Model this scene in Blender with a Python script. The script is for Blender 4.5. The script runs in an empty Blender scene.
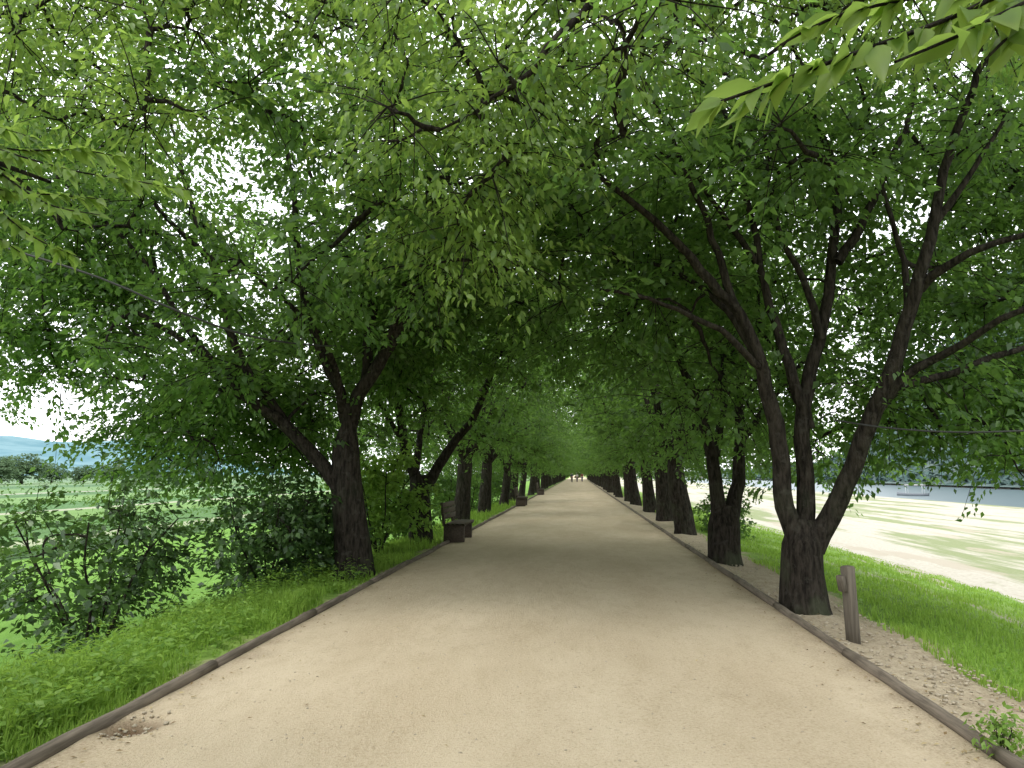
import bpy, math, random
import numpy as np
from mathutils import Vector, Euler
R=math.radians
random.seed(11)
S=bpy.context.scene; COL=S.collection
S.view_settings.view_transform='Standard'; S.view_settings.look='None'; S.view_settings.exposure=0
# ------------------------------------------------------------------ camera
F=745.0; CAM=Vector((0,0,1.6)); CROT=Euler((R(96.85),0,R(5.0)),'XYZ')
cd=bpy.data.cameras.new('camera'); cam=bpy.data.objects.new('camera',cd); COL.objects.link(cam)
cam.location=CAM; cam.rotation_euler=CROT; cd.sensor_width=36; cd.lens=F/1024*36; cd.clip_start=.05; cd.clip_end=6000
S.camera=cam
CM=CROT.to_matrix()
def P(px,py,Y):
    r=CM@Vector(((px-512)/F,(384-py)/F,-1)); t=Y/r.y
    return np.array(CAM+r*t)
# ------------------------------------------------------------------ object helpers
def tag(o,label=None,cat=None,group=None,kind=None):
    if label: o['label']=label
    if cat: o['category']=cat
    if group: o['group']=group
    if kind: o['kind']=kind
    return o
def empty(name,loc,label,cat,group=None,rz=0):
    o=bpy.data.objects.new(name,None); COL.objects.link(o); o.location=loc; o.rotation_euler=(0,0,rz); o.empty_display_size=.1
    return tag(o,label,cat,group)
def link(name,me,mat=None,parent=None):
    o=bpy.data.objects.new(name,me); COL.objects.link(o)
    if mat is not None and len(me.materials)==0: me.materials.append(mat)
    if parent is not None: o.parent=parent
    return o
def copy_tree(o,parent=None):
    c=o.copy(); COL.objects.link(c)
    if parent is not None: c.parent=parent
    for ch in list(o.children): copy_tree(ch,c)
    return c
def mesh_np(name,V,Fc,smooth=False):
    V=np.asarray(V,dtype=np.float32); Fc=np.asarray(Fc,dtype=np.int32)
    k=Fc.shape[1]
    me=bpy.data.meshes.new(name)
    me.vertices.add(len(V)); me.vertices.foreach_set('co',V.ravel())
    me.loops.add(Fc.size); me.loops.foreach_set('vertex_index',Fc.ravel())
    me.polygons.add(len(Fc)); me.polygons.foreach_set('loop_start',np.arange(0,Fc.size,k,dtype=np.int32))
    if smooth: me.polygons.foreach_set('use_smooth',np.ones(len(Fc),dtype=bool))
    me.update(calc_edges=True)
    return me
class Acc:
    def __init__(s): s.V=[]; s.F=[]; s.n=0
    def add(s,V,Fc):
        s.V.append(np.asarray(V,float)); s.F.append(np.asarray(Fc,int)+s.n); s.n+=len(V)
    def mesh(s,name,smooth=False,off=None):
        V=np.concatenate(s.V)
        if off is not None: V=V-np.asarray(off)
        return mesh_np(name,V,np.concatenate(s.F),smooth)
    def box(s,x0,x1,y0,y1,z0,z1,rot=None,org=None,b=0.0):
        c=np.array([(x0+x1)/2,(y0+y1)/2,(z0+z1)/2]); h=np.array([x1-x0,y1-y0,z1-z0])/2
        ax=int(np.argmax(h)); o1,o2=[i for i in range(3) if i!=ax]
        b=b or min(h[o1],h[o2])*.18
        a,e=h[o1],h[o2]
        ring=[(a,-e+b),(a,e-b),(a-b,e),(-a+b,e),(-a,e-b),(-a,-e+b),(-a+b,-e),(a-b,-e)]
        V=[];Fq=[]
        for t,sc in ((-h[ax],1-1.2*b/max(a,e)),(-h[ax]+b,1),(h[ax]-b,1),(h[ax],1-1.2*b/max(a,e))):
            for p,q in ring:
                v=np.zeros(3); v[ax]=t; v[o1]=p*sc; v[o2]=q*sc; V.append(v)
        for i in range(3):
            for j in range(8):
                k=(j+1)%8; Fq.append((i*8+j,i*8+k,i*8+8+k,i*8+8+j))
        for o in (0,24):
            Fq+= [(o,o+1,o+2,o+3),(o,o+3,o+4,o+7),(o+4,o+5,o+6,o+7)]
        V=np.array(V)+c
        if rot is not None:
            m=np.array(rot.to_matrix()); og=np.array(org); V=(V-og)@m.T+og
        s.add(V,Fq)
def catmull(pts,rad,step):
    p=np.asarray(pts,float); r=np.asarray(rad,float)
    q=np.vstack([2*p[0]-p[1],p,2*p[-1]-p[-2]]); out=[];ro=[]
    for i in range(len(p)-1):
        n=max(1,int(np.linalg.norm(p[i+1]-p[i])/step))
        for k in range(n):
            t=k/n; a,b,c,d=q[i],q[i+1],q[i+2],q[i+3]
            out.append(.5*((2*b)+(c-a)*t+(2*a-5*b+4*c-d)*t*t+(3*b-a-3*c+d)*t**3)); ro.append(r[i]*(1-t)+r[i+1]*t)
    out.append(p[-1]); ro.append(r[-1])
    return np.array(out),np.array(ro)
def tube(acc,p,r,sides,lump=0,seed=0,close=False):
    p=np.asarray(p,float); r=np.asarray(r,float)
    if close:
        p=np.vstack([p[:1],p,p[-1:]]); r=np.concatenate([[.001],r,[.001]])
        T=np.gradient(p[1:-1],axis=0); T=np.vstack([T[:1],T,T[-1:]])
    else: T=np.gradient(p,axis=0)
    T/=np.linalg.norm(T,axis=1)[:,None]+1e-9
    ref=np.array([1,0,0.]) if abs(T[0][0])<.9 else np.array([0,1,0.])
    u=np.cross(T[0],ref); u/=np.linalg.norm(u)
    n=len(p); th=np.arange(sides)/sides*2*np.pi
    V=np.zeros((n,sides,3))
    for i in range(n):
        u=u-T[i]*u.dot(T[i]); u/=np.linalg.norm(u); v=np.cross(T[i],u)
        rr=r[i]*np.ones(sides)
        if lump:
            rr=rr*(1+lump*(np.sin(3*th+seed+i*.13)+.7*np.sin(5*th+2*seed-i*.21)+.5*np.sin(2*th+i*.5+seed)))
        V[i]=p[i]+np.outer(np.cos(th)*rr,u)+np.outer(np.sin(th)*rr,v)
    idx=np.arange(n*sides).reshape(n,sides); nx=np.roll(idx,-1,axis=1)
    Fq=np.stack([idx[:-1],nx[:-1],nx[1:],idx[1:]],-1).reshape(-1,4)
    acc.add(V.reshape(-1,3),Fq)
def norm(a): return a/(np.linalg.norm(a,axis=-1,keepdims=True)+1e-9)
def batch_twigs(acc,A,B,r0,r1):
    n=len(A); mid=(A+B)/2+np.array([0,0,.06])*np.linalg.norm(B-A,axis=1)[:,None]
    T=norm(B-A); u=norm(np.cross(T,np.array([.3,.2,1.]))); v=np.cross(T,u)
    V=np.zeros((n,9,3))
    for k,(c,rr) in enumerate(((A,r0),(mid,(r0+r1)/2),(B,r1))):
        for j in range(3):
            a=j*2*np.pi/3; V[:,k*3+j]=c+rr*(math.cos(a)*u+math.sin(a)*v)
    f=[]
    for k in range(2):
        for j in range(3):
            j2=(j+1)%3; f.append((k*3+j,k*3+j2,k*3+3+j2,k*3+3+j))
    f=np.array(f)[None]+np.arange(n)[:,None,None]*9
    acc.add(V.reshape(-1,3),f.reshape(-1,4))
def leaves_np(acc,Pt,A,N,L,W,detail=False):
    A=norm(A); Sd=norm(np.cross(A,N)); N2=np.cross(Sd,A); n=len(Pt); L=L[:,None]; W=W[:,None]
    if not detail:
        V=np.stack([Pt,Pt+A*L*.42+Sd*W*.5+N2*W*.12,Pt+A*L-N2*L*.14,Pt+A*L*.42-Sd*W*.5+N2*W*.12],1)
        f=np.arange(n*4).reshape(n,4); acc.add(V.reshape(-1,3),f)
    else:
        ts=(0,.14,.36,.62,.84,1); ws=(.03,.62,1,.8,.36,.015); V=np.zeros((n,18,3))
        for i,(t,w) in enumerate(zip(ts,ws)):
            m=Pt+A*L*t-N2*L*.28*t*t
            V[:,i*3]=m+Sd*W*.5*w+N2*W*.14*w; V[:,i*3+1]=m; V[:,i*3+2]=m-Sd*W*.5*w+N2*W*.14*w
        f=[]
        for i in range(5):
            for j in range(2): f.append((i*3+j,i*3+j+1,i*3+j+4,i*3+j+3))
        f=np.array(f)[None]+np.arange(n)[:,None,None]*18
        acc.add(V.reshape(-1,3),f.reshape(-1,4))
# ------------------------------------------------------------------ materials
class MB:
    def __init__(s,name):
        s.m=bpy.data.materials.new(name); s.m.use_nodes=True; s.nt=s.m.node_tree; s.nt.nodes.clear()
        s.out=s.new('ShaderNodeOutputMaterial')
    def new(s,t,**k):
        n=s.nt.nodes.new(t)
        for a,b in k.items(): setattr(n,a,b)
        return n
    def l(s,a,b): s.nt.links.new(a,b)
    def setin(s,sock,v):
        if hasattr(v,'node'): s.l(v,sock)
        else:
            if isinstance(v,tuple) and len(v)==3 and sock.type=='RGBA': v=(*v,1)
            sock.default_value=v
    def coord(s,kind='Object'):
        if kind=='Pos': return s.new('ShaderNodeNewGeometry').outputs['Position']
        return s.new('ShaderNodeTexCoord').outputs[kind]
    def mapv(s,v,scale):
        n=s.new('ShaderNodeMapping'); s.l(v,n.inputs['Vector']); n.inputs['Scale'].default_value=scale; return n.outputs[0]
    def noise(s,v,scale,detail=4,rough=.55,out='Fac'):
        n=s.new('ShaderNodeTexNoise'); s.l(v,n.inputs['Vector']); n.inputs['Scale'].default_value=scale
        n.inputs['Detail'].default_value=detail; n.inputs['Roughness'].default_value=rough; return n.outputs[out]
    def vor(s,v,scale,out='Distance'):
        n=s.new('ShaderNodeTexVoronoi'); s.l(v,n.inputs['Vector']); n.inputs['Scale'].default_value=scale; return n.outputs[out]
    def sm(s,v,a,b,c=0.,d=1.):
        n=s.new('ShaderNodeMapRange',interpolation_type='SMOOTHSTEP'); s.setin(n.inputs[0],v)
        n.inputs[1].default_value=a; n.inputs[2].default_value=b; n.inputs[3].default_value=c; n.inputs[4].default_value=d; return n.outputs[0]
    def math(s,op,a,b=0.):
        n=s.new('ShaderNodeMath',operation=op); s.setin(n.inputs[0],a); s.setin(n.inputs[1],b); return n.outputs[0]
    def mix(s,f,a,b,mode='MIX'):
        n=s.new('ShaderNodeMix',data_type='RGBA',blend_type=mode); s.setin(n.inputs[0],f); s.setin(n.inputs[6],a); s.setin(n.inputs[7],b); return n.outputs[2]
    def bump(s,h,strength,dist):
        n=s.new('ShaderNodeBump'); s.l(h,n.inputs['Height']); n.inputs['Strength'].default_value=strength; n.inputs['Distance'].default_value=dist; return n.outputs[0]
    def bsdf(s,col,rough=.8,spec=.3,bump=None):
        n=s.new('ShaderNodeBsdfPrincipled'); s.setin(n.inputs['Base Color'],col); s.setin(n.inputs['Roughness'],rough)
        n.inputs['Specular IOR Level'].default_value=spec
        if bump is not None: s.l(bump,n.inputs['Normal'])
        return n.outputs[0]
    def done(s,sh): s.l(sh,s.out.inputs['Surface']); return s.m
def leaf_mat(name,c0,c1,tr,tf=.42,gloss=0):
    b=MB(name); g=b.new('ShaderNodeNewGeometry'); rnd=g.outputs['Random Per Island']
    col=b.mix(rnd,c0,c1)
    d=b.new('ShaderNodeBsdfDiffuse'); b.l(col,d.inputs[0]); sh=d.outputs[0]
    if tf>0:
        t=b.new('ShaderNodeBsdfTranslucent'); b.l(b.mix(rnd,tuple(x*.7 for x in tr),tr),t.inputs[0])
        m=b.new('ShaderNodeMixShader'); m.inputs[0].default_value=tf; b.l(sh,m.inputs[1]); b.l(t.outputs[0],m.inputs[2]); sh=m.outputs[0]
    if gloss:
        q=b.new('ShaderNodeBsdfGlossy'); q.inputs['Roughness'].default_value=.42; m=b.new('ShaderNodeMixShader'); m.inputs[0].default_value=gloss
        b.l(sh,m.inputs[1]); b.l(q.outputs[0],m.inputs[2]); sh=m.outputs[0]
    return b.done(sh)
LEAF=leaf_mat('canopy_leaf',(.032,.074,.019),(.105,.19,.046),(.25,.45,.075),.5,.03)
FRESH=leaf_mat('fresh_leaf',(.09,.165,.034),(.19,.285,.062),(.40,.58,.105),.52,.03)
DARKLEAF=leaf_mat('shrub_leaf',(.028,.07,.021),(.085,.16,.04),(.12,.23,.04),.3,.05)
GRASS=leaf_mat('grass_blade',(.18,.31,.055),(.30,.45,.095),(.40,.60,.09),.44)
WEED=leaf_mat('weed_leaf',(.12,.235,.042),(.24,.38,.075),(.34,.54,.075),.42,.02)
CROP=leaf_mat('crop_leaf',(.05,.12,.03),(.10,.19,.05),(.15,.24,.05),.3)
FARLEAF=leaf_mat('far_leaf_haze',(.09,.15,.085),(.15,.22,.12),(.16,.24,.10),.3)  # paler leaf colour with distance haze mixed in
HILLLEAF=leaf_mat('hill_leaf_haze',(.055,.092,.088),(.088,.135,.122),(.12,.19,.14),0)  # blue-green tint paints air haze into the leaf colour
LITTER=leaf_mat('litter_leaf',(.19,.13,.07),(.44,.36,.2),(.3,.2,.08),0)
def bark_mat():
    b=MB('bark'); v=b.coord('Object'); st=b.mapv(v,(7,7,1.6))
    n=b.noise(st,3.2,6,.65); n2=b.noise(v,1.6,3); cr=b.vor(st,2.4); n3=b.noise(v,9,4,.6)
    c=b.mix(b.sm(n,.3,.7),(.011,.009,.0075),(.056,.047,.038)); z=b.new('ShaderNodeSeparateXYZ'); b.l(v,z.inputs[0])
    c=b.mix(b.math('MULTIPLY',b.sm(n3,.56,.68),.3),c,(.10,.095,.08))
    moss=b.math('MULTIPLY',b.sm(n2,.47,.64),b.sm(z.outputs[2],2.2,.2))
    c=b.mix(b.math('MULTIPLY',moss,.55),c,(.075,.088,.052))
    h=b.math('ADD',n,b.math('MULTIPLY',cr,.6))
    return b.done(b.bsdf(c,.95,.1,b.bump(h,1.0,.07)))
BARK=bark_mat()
def wood_mat(name,c0,c1,axis='Y',rough=.8):
    b=MB(name); v=b.coord('Object'); sc={'X':(1.5,25,25),'Y':(25,1.5,25),'Z':(25,25,1.5)}[axis]
    n=b.noise(b.mapv(v,sc),1.4,5,.6); n2=b.noise(v,3,3)
    oi=b.new('ShaderNodeObjectInfo').outputs['Random']
    c=b.mix(b.sm(n,.3,.7),c0,c1); c=b.mix(b.sm(n2,.5,.75,0,.5),c,tuple(x*.5 for x in c0)); c=b.mix(b.math('MULTIPLY',oi,.35),c,tuple(x*.6 for x in c1))
    return b.done(b.bsdf(c,rough,.2,b.bump(n,.5,.01)))
LOGW=wood_mat('log_timber',(.095,.078,.06),(.215,.178,.14),'Y',.9)
BENCHW=wood_mat('bench_timber',(.06,.046,.038),(.13,.10,.08),'Y',.6)
POSTW=wood_mat('post_timber',(.08,.068,.054),(.175,.15,.12),'Z',.9)
def plain(name,c,rough=.7,spec=.3):
    b=MB(name); n=b.noise(b.coord('Object'),6,4); return b.done(b.bsdf(b.mix(b.sm(n,.3,.7,0,.35),c,tuple(x*.6 for x in c)),rough,spec))
def sand_path():
    b=MB('sand'); v=b.coord('Pos'); sep=b.new('ShaderNodeSeparateXYZ'); b.l(v,sep.inputs[0]); x=sep.outputs[0]
    big=b.noise(b.mapv(v,(.7,.22,1)),1.3,5,.6); mid=b.noise(b.mapv(v,(3,1.4,1)),1.6,6,.65); fine=b.noise(v,55,5,.7); grit=b.vor(v,120)
    c=b.mix(b.sm(big,.32,.68),(.44,.35,.235),(.545,.45,.32))
    c=b.mix(b.sm(mid,.42,.72,0,.5),c,(.39,.305,.195))
    c=b.mix(b.sm(fine,.35,.7,0,.5),c,(.62,.53,.395)); c=b.mix(b.sm(fine,.44,.28,0,.55),c,(.24,.18,.115))
    c=b.mix(b.math('MULTIPLY',b.sm(b.noise(v,23,3,.6),.62,.72),.35),c,(.20,.15,.10))
    wob=b.math('MULTIPLY',b.math('SUBTRACT',b.noise(v,1.1,5,.65),.5),1.5)
    xe=b.math('ADD',b.math('ABSOLUTE',b.math('ADD',x,.36)),wob)
    c=b.mix(b.sm(xe,2.3,2.95,0,.7),c,b.mix(b.sm(fine,.35,.65),(.19,.14,.09),(.39,.315,.22)))
    d=b.new('ShaderNodeVectorMath',operation='DISTANCE'); b.l(v,d.inputs[0]); d.inputs[1].default_value=(-2.82,4.72,0)
    dd=b.math('ADD',d.outputs['Value'],b.math('MULTIPLY',wob,.18))
    c=b.mix(b.sm(dd,.25,.07),c,(.14,.092,.056))
    h=b.math('ADD',b.math('MULTIPLY',fine,.7),b.math('ADD',b.math('MULTIPLY',mid,2.0),b.math('MULTIPLY',grit,.5)))
    return b.done(b.bsdf(c,.95,.1,b.bump(h,.9,.013)))
SAND=sand_path()
def ground_mat():
    b=MB('ground_cover'); v=b.coord('Pos'); sep=b.new('ShaderNodeSeparateXYZ'); b.l(v,sep.inputs[0]); x=sep.outputs[0]
    n1=b.noise(v,.5,5,.6); n2=b.noise(v,7,5,.65); fine=b.noise(v,40,4,.7)
    g=b.mix(b.sm(n2,.3,.7),(.12,.22,.04),(.21,.33,.065)); g=b.mix(b.sm(n1,.45,.7,0,.6),g,(.26,.35,.09))
    g=b.mix(b.sm(fine,.45,.25,0,.5),g,(.05,.09,.02))
    # fields on the left: bands of crops running parallel to the path
    wx=b.math('ADD',x,b.math('MULTIPLY',b.math('SUBTRACT',n1,.5),1.5))
    fr=b.noise(b.mapv(v,(2.2,.3,1)),1.0,4,.6); fp=b.noise(b.mapv(v,(.25,.05,1)),1.0,4,.6)
    fld=b.mix(b.sm(fr,.35,.65),(.09,.19,.025),(.13,.25,.042))
    def band(f,x0,x1,c): 
        m=b.math('MULTIPLY',b.sm(wx,x0,x0-.8),b.sm(wx,x1-.8,x1)); return b.mix(m,f,b.mix(b.sm(fp,.4,.65,0,.5),c,tuple(k*1.35 for k in c)))
    for x0,x1,c in ((-23,-27,(.045,.09,.03)),(-27,-29.5,(.22,.24,.15)),(-29.5,-40,(.065,.13,.04)),(-40,-50,(.11,.19,.055)),(-50,-52.5,(.26,.27,.19)),(-52.5,-66,(.07,.14,.05)),(-66,-84,(.12,.20,.07)),(-84,-98,(.065,.125,.05)),(-98,-103,(.24,.25,.19)),(-103,-135,(.11,.18,.075)),(-135,-165,(.07,.13,.06)),(-165,-230,(.13,.195,.10)),(-230,-3000,(.11,.17,.10))): fld=band(fld,x0,x1,c)
    g=b.mix(b.sm(x,-9.2,-10.0),g,fld)
    # riverside sand on the right
    xn=b.math('ADD',x,b.math('MULTIPLY',b.math('SUBTRACT',b.noise(b.mapv(v,(.18,.05,1)),1,5,.65),.5),14))
    sd=b.mix(b.sm(n2,.3,.7),(.36,.335,.275),(.46,.43,.36)); strip=b.noise(b.mapv(v,(.22,.025,1)),1.2,5,.65)
    sd=b.mix(b.sm(strip,.50,.58,0,.8),sd,b.mix(n2,(.12,.18,.055),(.21,.24,.10)))
    g=b.mix(b.sm(xn,10.2,12),g,sd)
    bare=b.math('MULTIPLY',b.sm(b.noise(b.mapv(v,(.5,.10,1)),1,5,.6),.55,.61),b.sm(x,5.5,8)); g=b.mix(b.math('MULTIPLY',bare,.8),g,(.36,.32,.25))
    # bare sandy shoulder beside the path
    wob=b.math('MULTIPLY',b.math('SUBTRACT',b.noise(v,1.4,5,.65),.5),1.1)
    er=b.mix(b.sm(fine,.3,.7),(.25,.20,.135),(.47,.395,.285)); er=b.mix(b.sm(n2,.4,.65,0,.6),er,(.49,.415,.30))
    e=b.math('MULTIPLY',b.sm(b.math('ADD',x,wob),3.75,3.35),b.sm(b.math('ADD',x,wob),-3.35,-3.1)); g=b.mix(e,g,er)
    h=b.math('ADD',fine,b.math('MULTIPLY',n2,2))
    return b.done(b.bsdf(g,.95,.1,b.bump(h,.6,.03)))
GROUND=ground_mat()
# ------------------------------------------------------------------ ground, path, river, hills
KX=[-3000,-300,-9.5,-7.2,-4.5,-3.15,-2.95,2.2,2.42,3.5,13,50,60,112,120,3000]
KZ=[-2.2,-2.2,-2.0,-1.5,-.16,-.02,-.16,-.16,-.03,-.13,-2.0,-2.2,-3.4,-3.4,-1.5,-1.5]
def gz(x): return np.interp(x,KX,KZ)
def grid(xs,ys,fz):
    X,Y=np.meshgrid(xs,ys); Z=fz(X,Y); V=np.stack([X,Y,Z],-1).reshape(-1,3); nx=len(xs); ny=len(ys)
    i=np.arange(nx*ny).reshape(ny,nx); Fq=np.stack([i[:-1,:-1],i[:-1,1:],i[1:,1:],i[1:,:-1]],-1).reshape(-1,4); return V,Fq
rg=np.random.default_rng(3)
xs=np.unique(np.concatenate([[-3000,-1500,-700,-300,-150,-80,-40,-20],np.arange(-14,16,.2),[20,30,40,50,54,60,80,112,116,120,200,500,3000],KX]))
ys=np.unique(np.concatenate([np.arange(-12,40,.4),np.arange(40,240,4),[300,500,900,1800,4000],[-60,-30]]))
def gfun(X,Y):
    nb=.05*np.sin(X*1.9+Y*.7)*np.sin(Y*1.3-X*.5)+.03*np.sin(X*4.1-Y*2.3)
    w=np.where((X<-3.4)|(X>2.6),1,0)*np.where(np.abs(X)<14,1,0)
    return gz(X)+nb*w*.8
V,Fq=grid(xs,ys,gfun); tag(link('ground',mesh_np('ground',V,Fq,True),GROUND),kind='structure')
pxs=np.linspace(-2.99,2.33,60); pys=np.unique(np.concatenate([np.arange(-16,16,.09),np.arange(16,60,.6),np.arange(60,265,5)]))
def pfun(X,Y):
    z=.035*(1-((X+.33)/2.66)**2)+.004*np.sin(X*3.1+Y*.9)+.004*np.sin(Y*2.1-X*1.7)
    d=np.hypot(X+2.82,(Y-4.72)*.8); return z-.09*np.exp(-(d/.12)**2)+.010*np.exp(-((d-.24)/.08)**2)
V,Fq=grid(pxs,pys,pfun); tag(link('path',mesh_np('path',V,Fq,True),SAND),kind='structure')
b=MB('river_water'); v=b.coord('Pos'); wn=b.noise(b.mapv(v,(.35,1.1,1)),1.2,4)
WATER=b.done(b.bsdf((.095,.13,.14),.35,.05,b.bump(wn,.25,.1)))
V,Fq=grid(np.array([48.,80,118]),np.array([-60.,100,400,1800]),lambda X,Y:X*0-2.62); tag(link('river',mesh_np('river',V,Fq),WATER),kind='structure')
def fbm(X,Y,s,seed,oct=5):
    r=np.random.default_rng(seed); z=X*0
    for o in range(oct):
        for k in range(3):
            a=r.uniform(0,6.28); z+=np.sin((X*math.cos(a)+Y*math.sin(a))*s*2**o+r.uniform(0,6.28))/(2**o*1.8)
    return z
b=MB('rocky_hill_haze'); v=b.coord('Pos'); n=b.noise(v,.08,6,.65); ROCK=b.done(b.bsdf(b.mix(b.sm(n,.4,.6),(.06,.097,.092),(.115,.148,.138)),.95,.05,b.bump(n,.6,2)))  # rock colour tinted blue-green for haze over the river
def hill_r(X,Y):
    t=np.clip((X-116)/45,0,1); fy=np.clip((480-Y)/220,.08,1); return -2+ (t*t*(3-2*t))*(82+14*fbm(X,Y,.012,4))*fy+ t*3*fbm(X,Y,.12,5,3)*fy
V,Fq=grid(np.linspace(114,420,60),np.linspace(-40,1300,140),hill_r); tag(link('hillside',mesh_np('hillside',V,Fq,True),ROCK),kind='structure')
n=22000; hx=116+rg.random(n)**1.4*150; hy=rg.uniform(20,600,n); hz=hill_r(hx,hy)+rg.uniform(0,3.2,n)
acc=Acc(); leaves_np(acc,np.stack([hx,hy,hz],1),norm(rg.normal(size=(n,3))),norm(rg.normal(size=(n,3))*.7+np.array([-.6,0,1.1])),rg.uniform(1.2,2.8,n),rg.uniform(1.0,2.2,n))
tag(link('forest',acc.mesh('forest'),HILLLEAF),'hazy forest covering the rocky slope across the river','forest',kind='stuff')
b=MB('mountain_haze'); v=b.coord('Pos'); n=b.noise(v,.01,6,.6); MOUNT=b.done(b.bsdf(b.mix(b.sm(n,.35,.65),(.10,.185,.215),(.15,.24,.265)),1,.0))  # aerial haze painted as a bluish base colour
def mnt(X,Y):
    e=np.exp(-((X+1560)/430)**2-((Y-2150)/800)**2)+.45*np.exp(-((X+2200)/500)**2-((Y-2200)/700)**2); return -12+e*(128+30*fbm(X,Y,.0045,9,4))
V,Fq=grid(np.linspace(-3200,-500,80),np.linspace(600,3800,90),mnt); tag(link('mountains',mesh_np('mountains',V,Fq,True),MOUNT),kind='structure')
# ------------------------------------------------------------------ tree growing
def env_points(n,rng,cz=6.0,rin=4.0,rout=5.2,ry=4.7,rup=4.0,rdn=3.4,back=0,path_clear=3.6,core=4.0,low=2.2,top=0,topback=0):
    out=[]
    while len(out)<n:
        d=rng.normal(size=3); d/=np.linalg.norm(d); r=rng.random()**.42
        u=d[0]*r*(rin if d[0]>0 else rout); y=d[1]*r*ry; z=cz+d[2]*r*(rup if d[2]>0 else rdn)
        if math.hypot(u,y)<1.7 and z<core: continue
        if u>.8 and z<path_clear+.15*max(0,2.5-u): continue
        if z<low: continue
        if top and z>5.9 and rng.random()<top: continue
        if topback and z>6.0 and y>.6 and u>-2.5 and rng.random()<topback: continue
        if back and y<-.5 and z<7.6 and rng.random()<back: continue
        out.append((u,y,z))
    return np.array(out)
def low_points(n,rng,lo=2.1):
    """drooping sprays between neighbouring trunks"""
    out=[]
    for i in range(n):
        s=1 if rng.random()<.5 else -1
        if i%3: out.append((rng.uniform(-4.6,-.6),s*rng.uniform(1.2,3.4),rng.uniform(lo-.2,3.3)))
        else: out.append((rng.uniform(-.4,1.5),s*rng.uniform(1.7,3.3),rng.uniform(lo+.3,3.5)))
    return np.array(out)
def grow(limbs,attr,rng,tw=9,lpt=36,leaf=(.11,.058),sig=(.55,.55,.36),twl=.85,detail=False,skip=.35,flat=.8,r2=1.0,droop=.25):
    tacc=Acc(); lacc=Acc()
    nodes=np.concatenate([l[int(len(l)*skip):] for l in limbs])
    attr=attr[np.argsort([np.min(np.linalg.norm(nodes-a,axis=1)) for a in attr])]
    buf=np.zeros((len(nodes)+len(attr)*6,3)); k=len(nodes); buf[:k]=nodes
    for a in attr:
        dd=np.linalg.norm(buf[:k]-a,axis=1); j=int(np.argmin(dd)); n0=buf[j]; d=dd[j]
        if d<.15: continue
        mid=(n0+a)/2+np.array([0,0,.14*d])+rng.normal(size=3)*.09*d
        t=np.linspace(0,1,7)[:,None]; c=(1-t)**2*n0+2*t*(1-t)*mid+t*t*a; c[1:-1]+=rng.normal(size=(5,3))*.02*d
        tube(tacc,c,np.linspace(.019+.018*min(d,3),.009,7)*r2,5)
        buf[k:k+6]=c[1:]; k+=6
    nodes=buf[:k]
    C=np.repeat(attr,tw,axis=0)+rng.normal(size=(len(attr)*tw,3))*np.array(sig)
    D=np.zeros(C.shape); N0=np.zeros(C.shape)
    for i in range(0,len(C),400):
        q=C[i:i+400]; dist=np.linalg.norm(q[:,None]-nodes[None],axis=2); j=np.argmin(dist,1); N0[i:i+400]=nodes[j]
    D=norm(norm(C-N0)*np.array([1,1,.5])+rng.normal(size=C.shape)*.35-np.array([0,0,droop]))
    tip=C+D*twl*.5
    batch_twigs(tacc,N0,tip,.009*r2,.003*r2)
    n=len(C); t=rng.uniform(-.55,.55,(n,lpt)); side=norm(np.cross(D,np.array([0,0,1.])+rng.normal(size=D.shape)*.25))
    lat=rng.uniform(-1,1,(n,lpt))*.24*twl/.85*(1-.6*np.abs(t))
    Pt=C[:,None]+D[:,None]*(t*twl)[...,None]+side[:,None]*lat[...,None]+rng.normal(size=(n,lpt,3))*.05
    A=D[:,None]*rng.uniform(.3,1,(n,lpt,1))+side[:,None]*np.sign(lat)[...,None]*.8+rng.normal(size=(n,lpt,3))*.35-np.array([0,0,droop*1.4])
    N=np.array([0,0,flat])+rng.normal(size=(n,lpt,3))*.45
    m=n*lpt; sc=rng.uniform(.6,1.25,m)
    leaves_np(lacc,Pt.reshape(-1,3),A.reshape(-1,3),N.reshape(-1,3),leaf[0]*sc,leaf[1]*sc,detail)
    return tacc,lacc
def build_tree(root,base,trunk,limbs,attr,rng,leafmat=LEAF,extra=None,**kw):
    """trunk: [(pt,r)], limbs: [(pts,r0,r1)] in world coordinates; parts are stored relative to base"""
    base=np.asarray(base,float)
    p,r=catmull([t[0] for t in trunk],[t[1] for t in trunk],.12); a=Acc(); tube(a,p,r,16,.055,rng.uniform(0,6))
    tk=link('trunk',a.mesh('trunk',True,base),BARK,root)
    dense=[]
    for pts,r0,r1 in limbs:
        rr=[r0+(r1-r0)*(i/(len(pts)-1))**.8 for i in range(len(pts))]
        q,r=catmull(pts,rr,.18); w=np.cumsum(rng.normal(size=q.shape)*.016,axis=0); w-=np.linspace(0,1,len(q))[:,None]*w[-1]; q=q+w; dense.append(q)
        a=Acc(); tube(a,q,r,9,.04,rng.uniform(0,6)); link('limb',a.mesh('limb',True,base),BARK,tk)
    ta,la=grow(dense,attr,rng,**kw)
    if extra: extra(ta,la)
    cr=link('crown',la.mesh('crown',False,base),leafmat,root); link('twigs',ta.mesh('twigs',True,base),BARK,cr)
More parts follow.
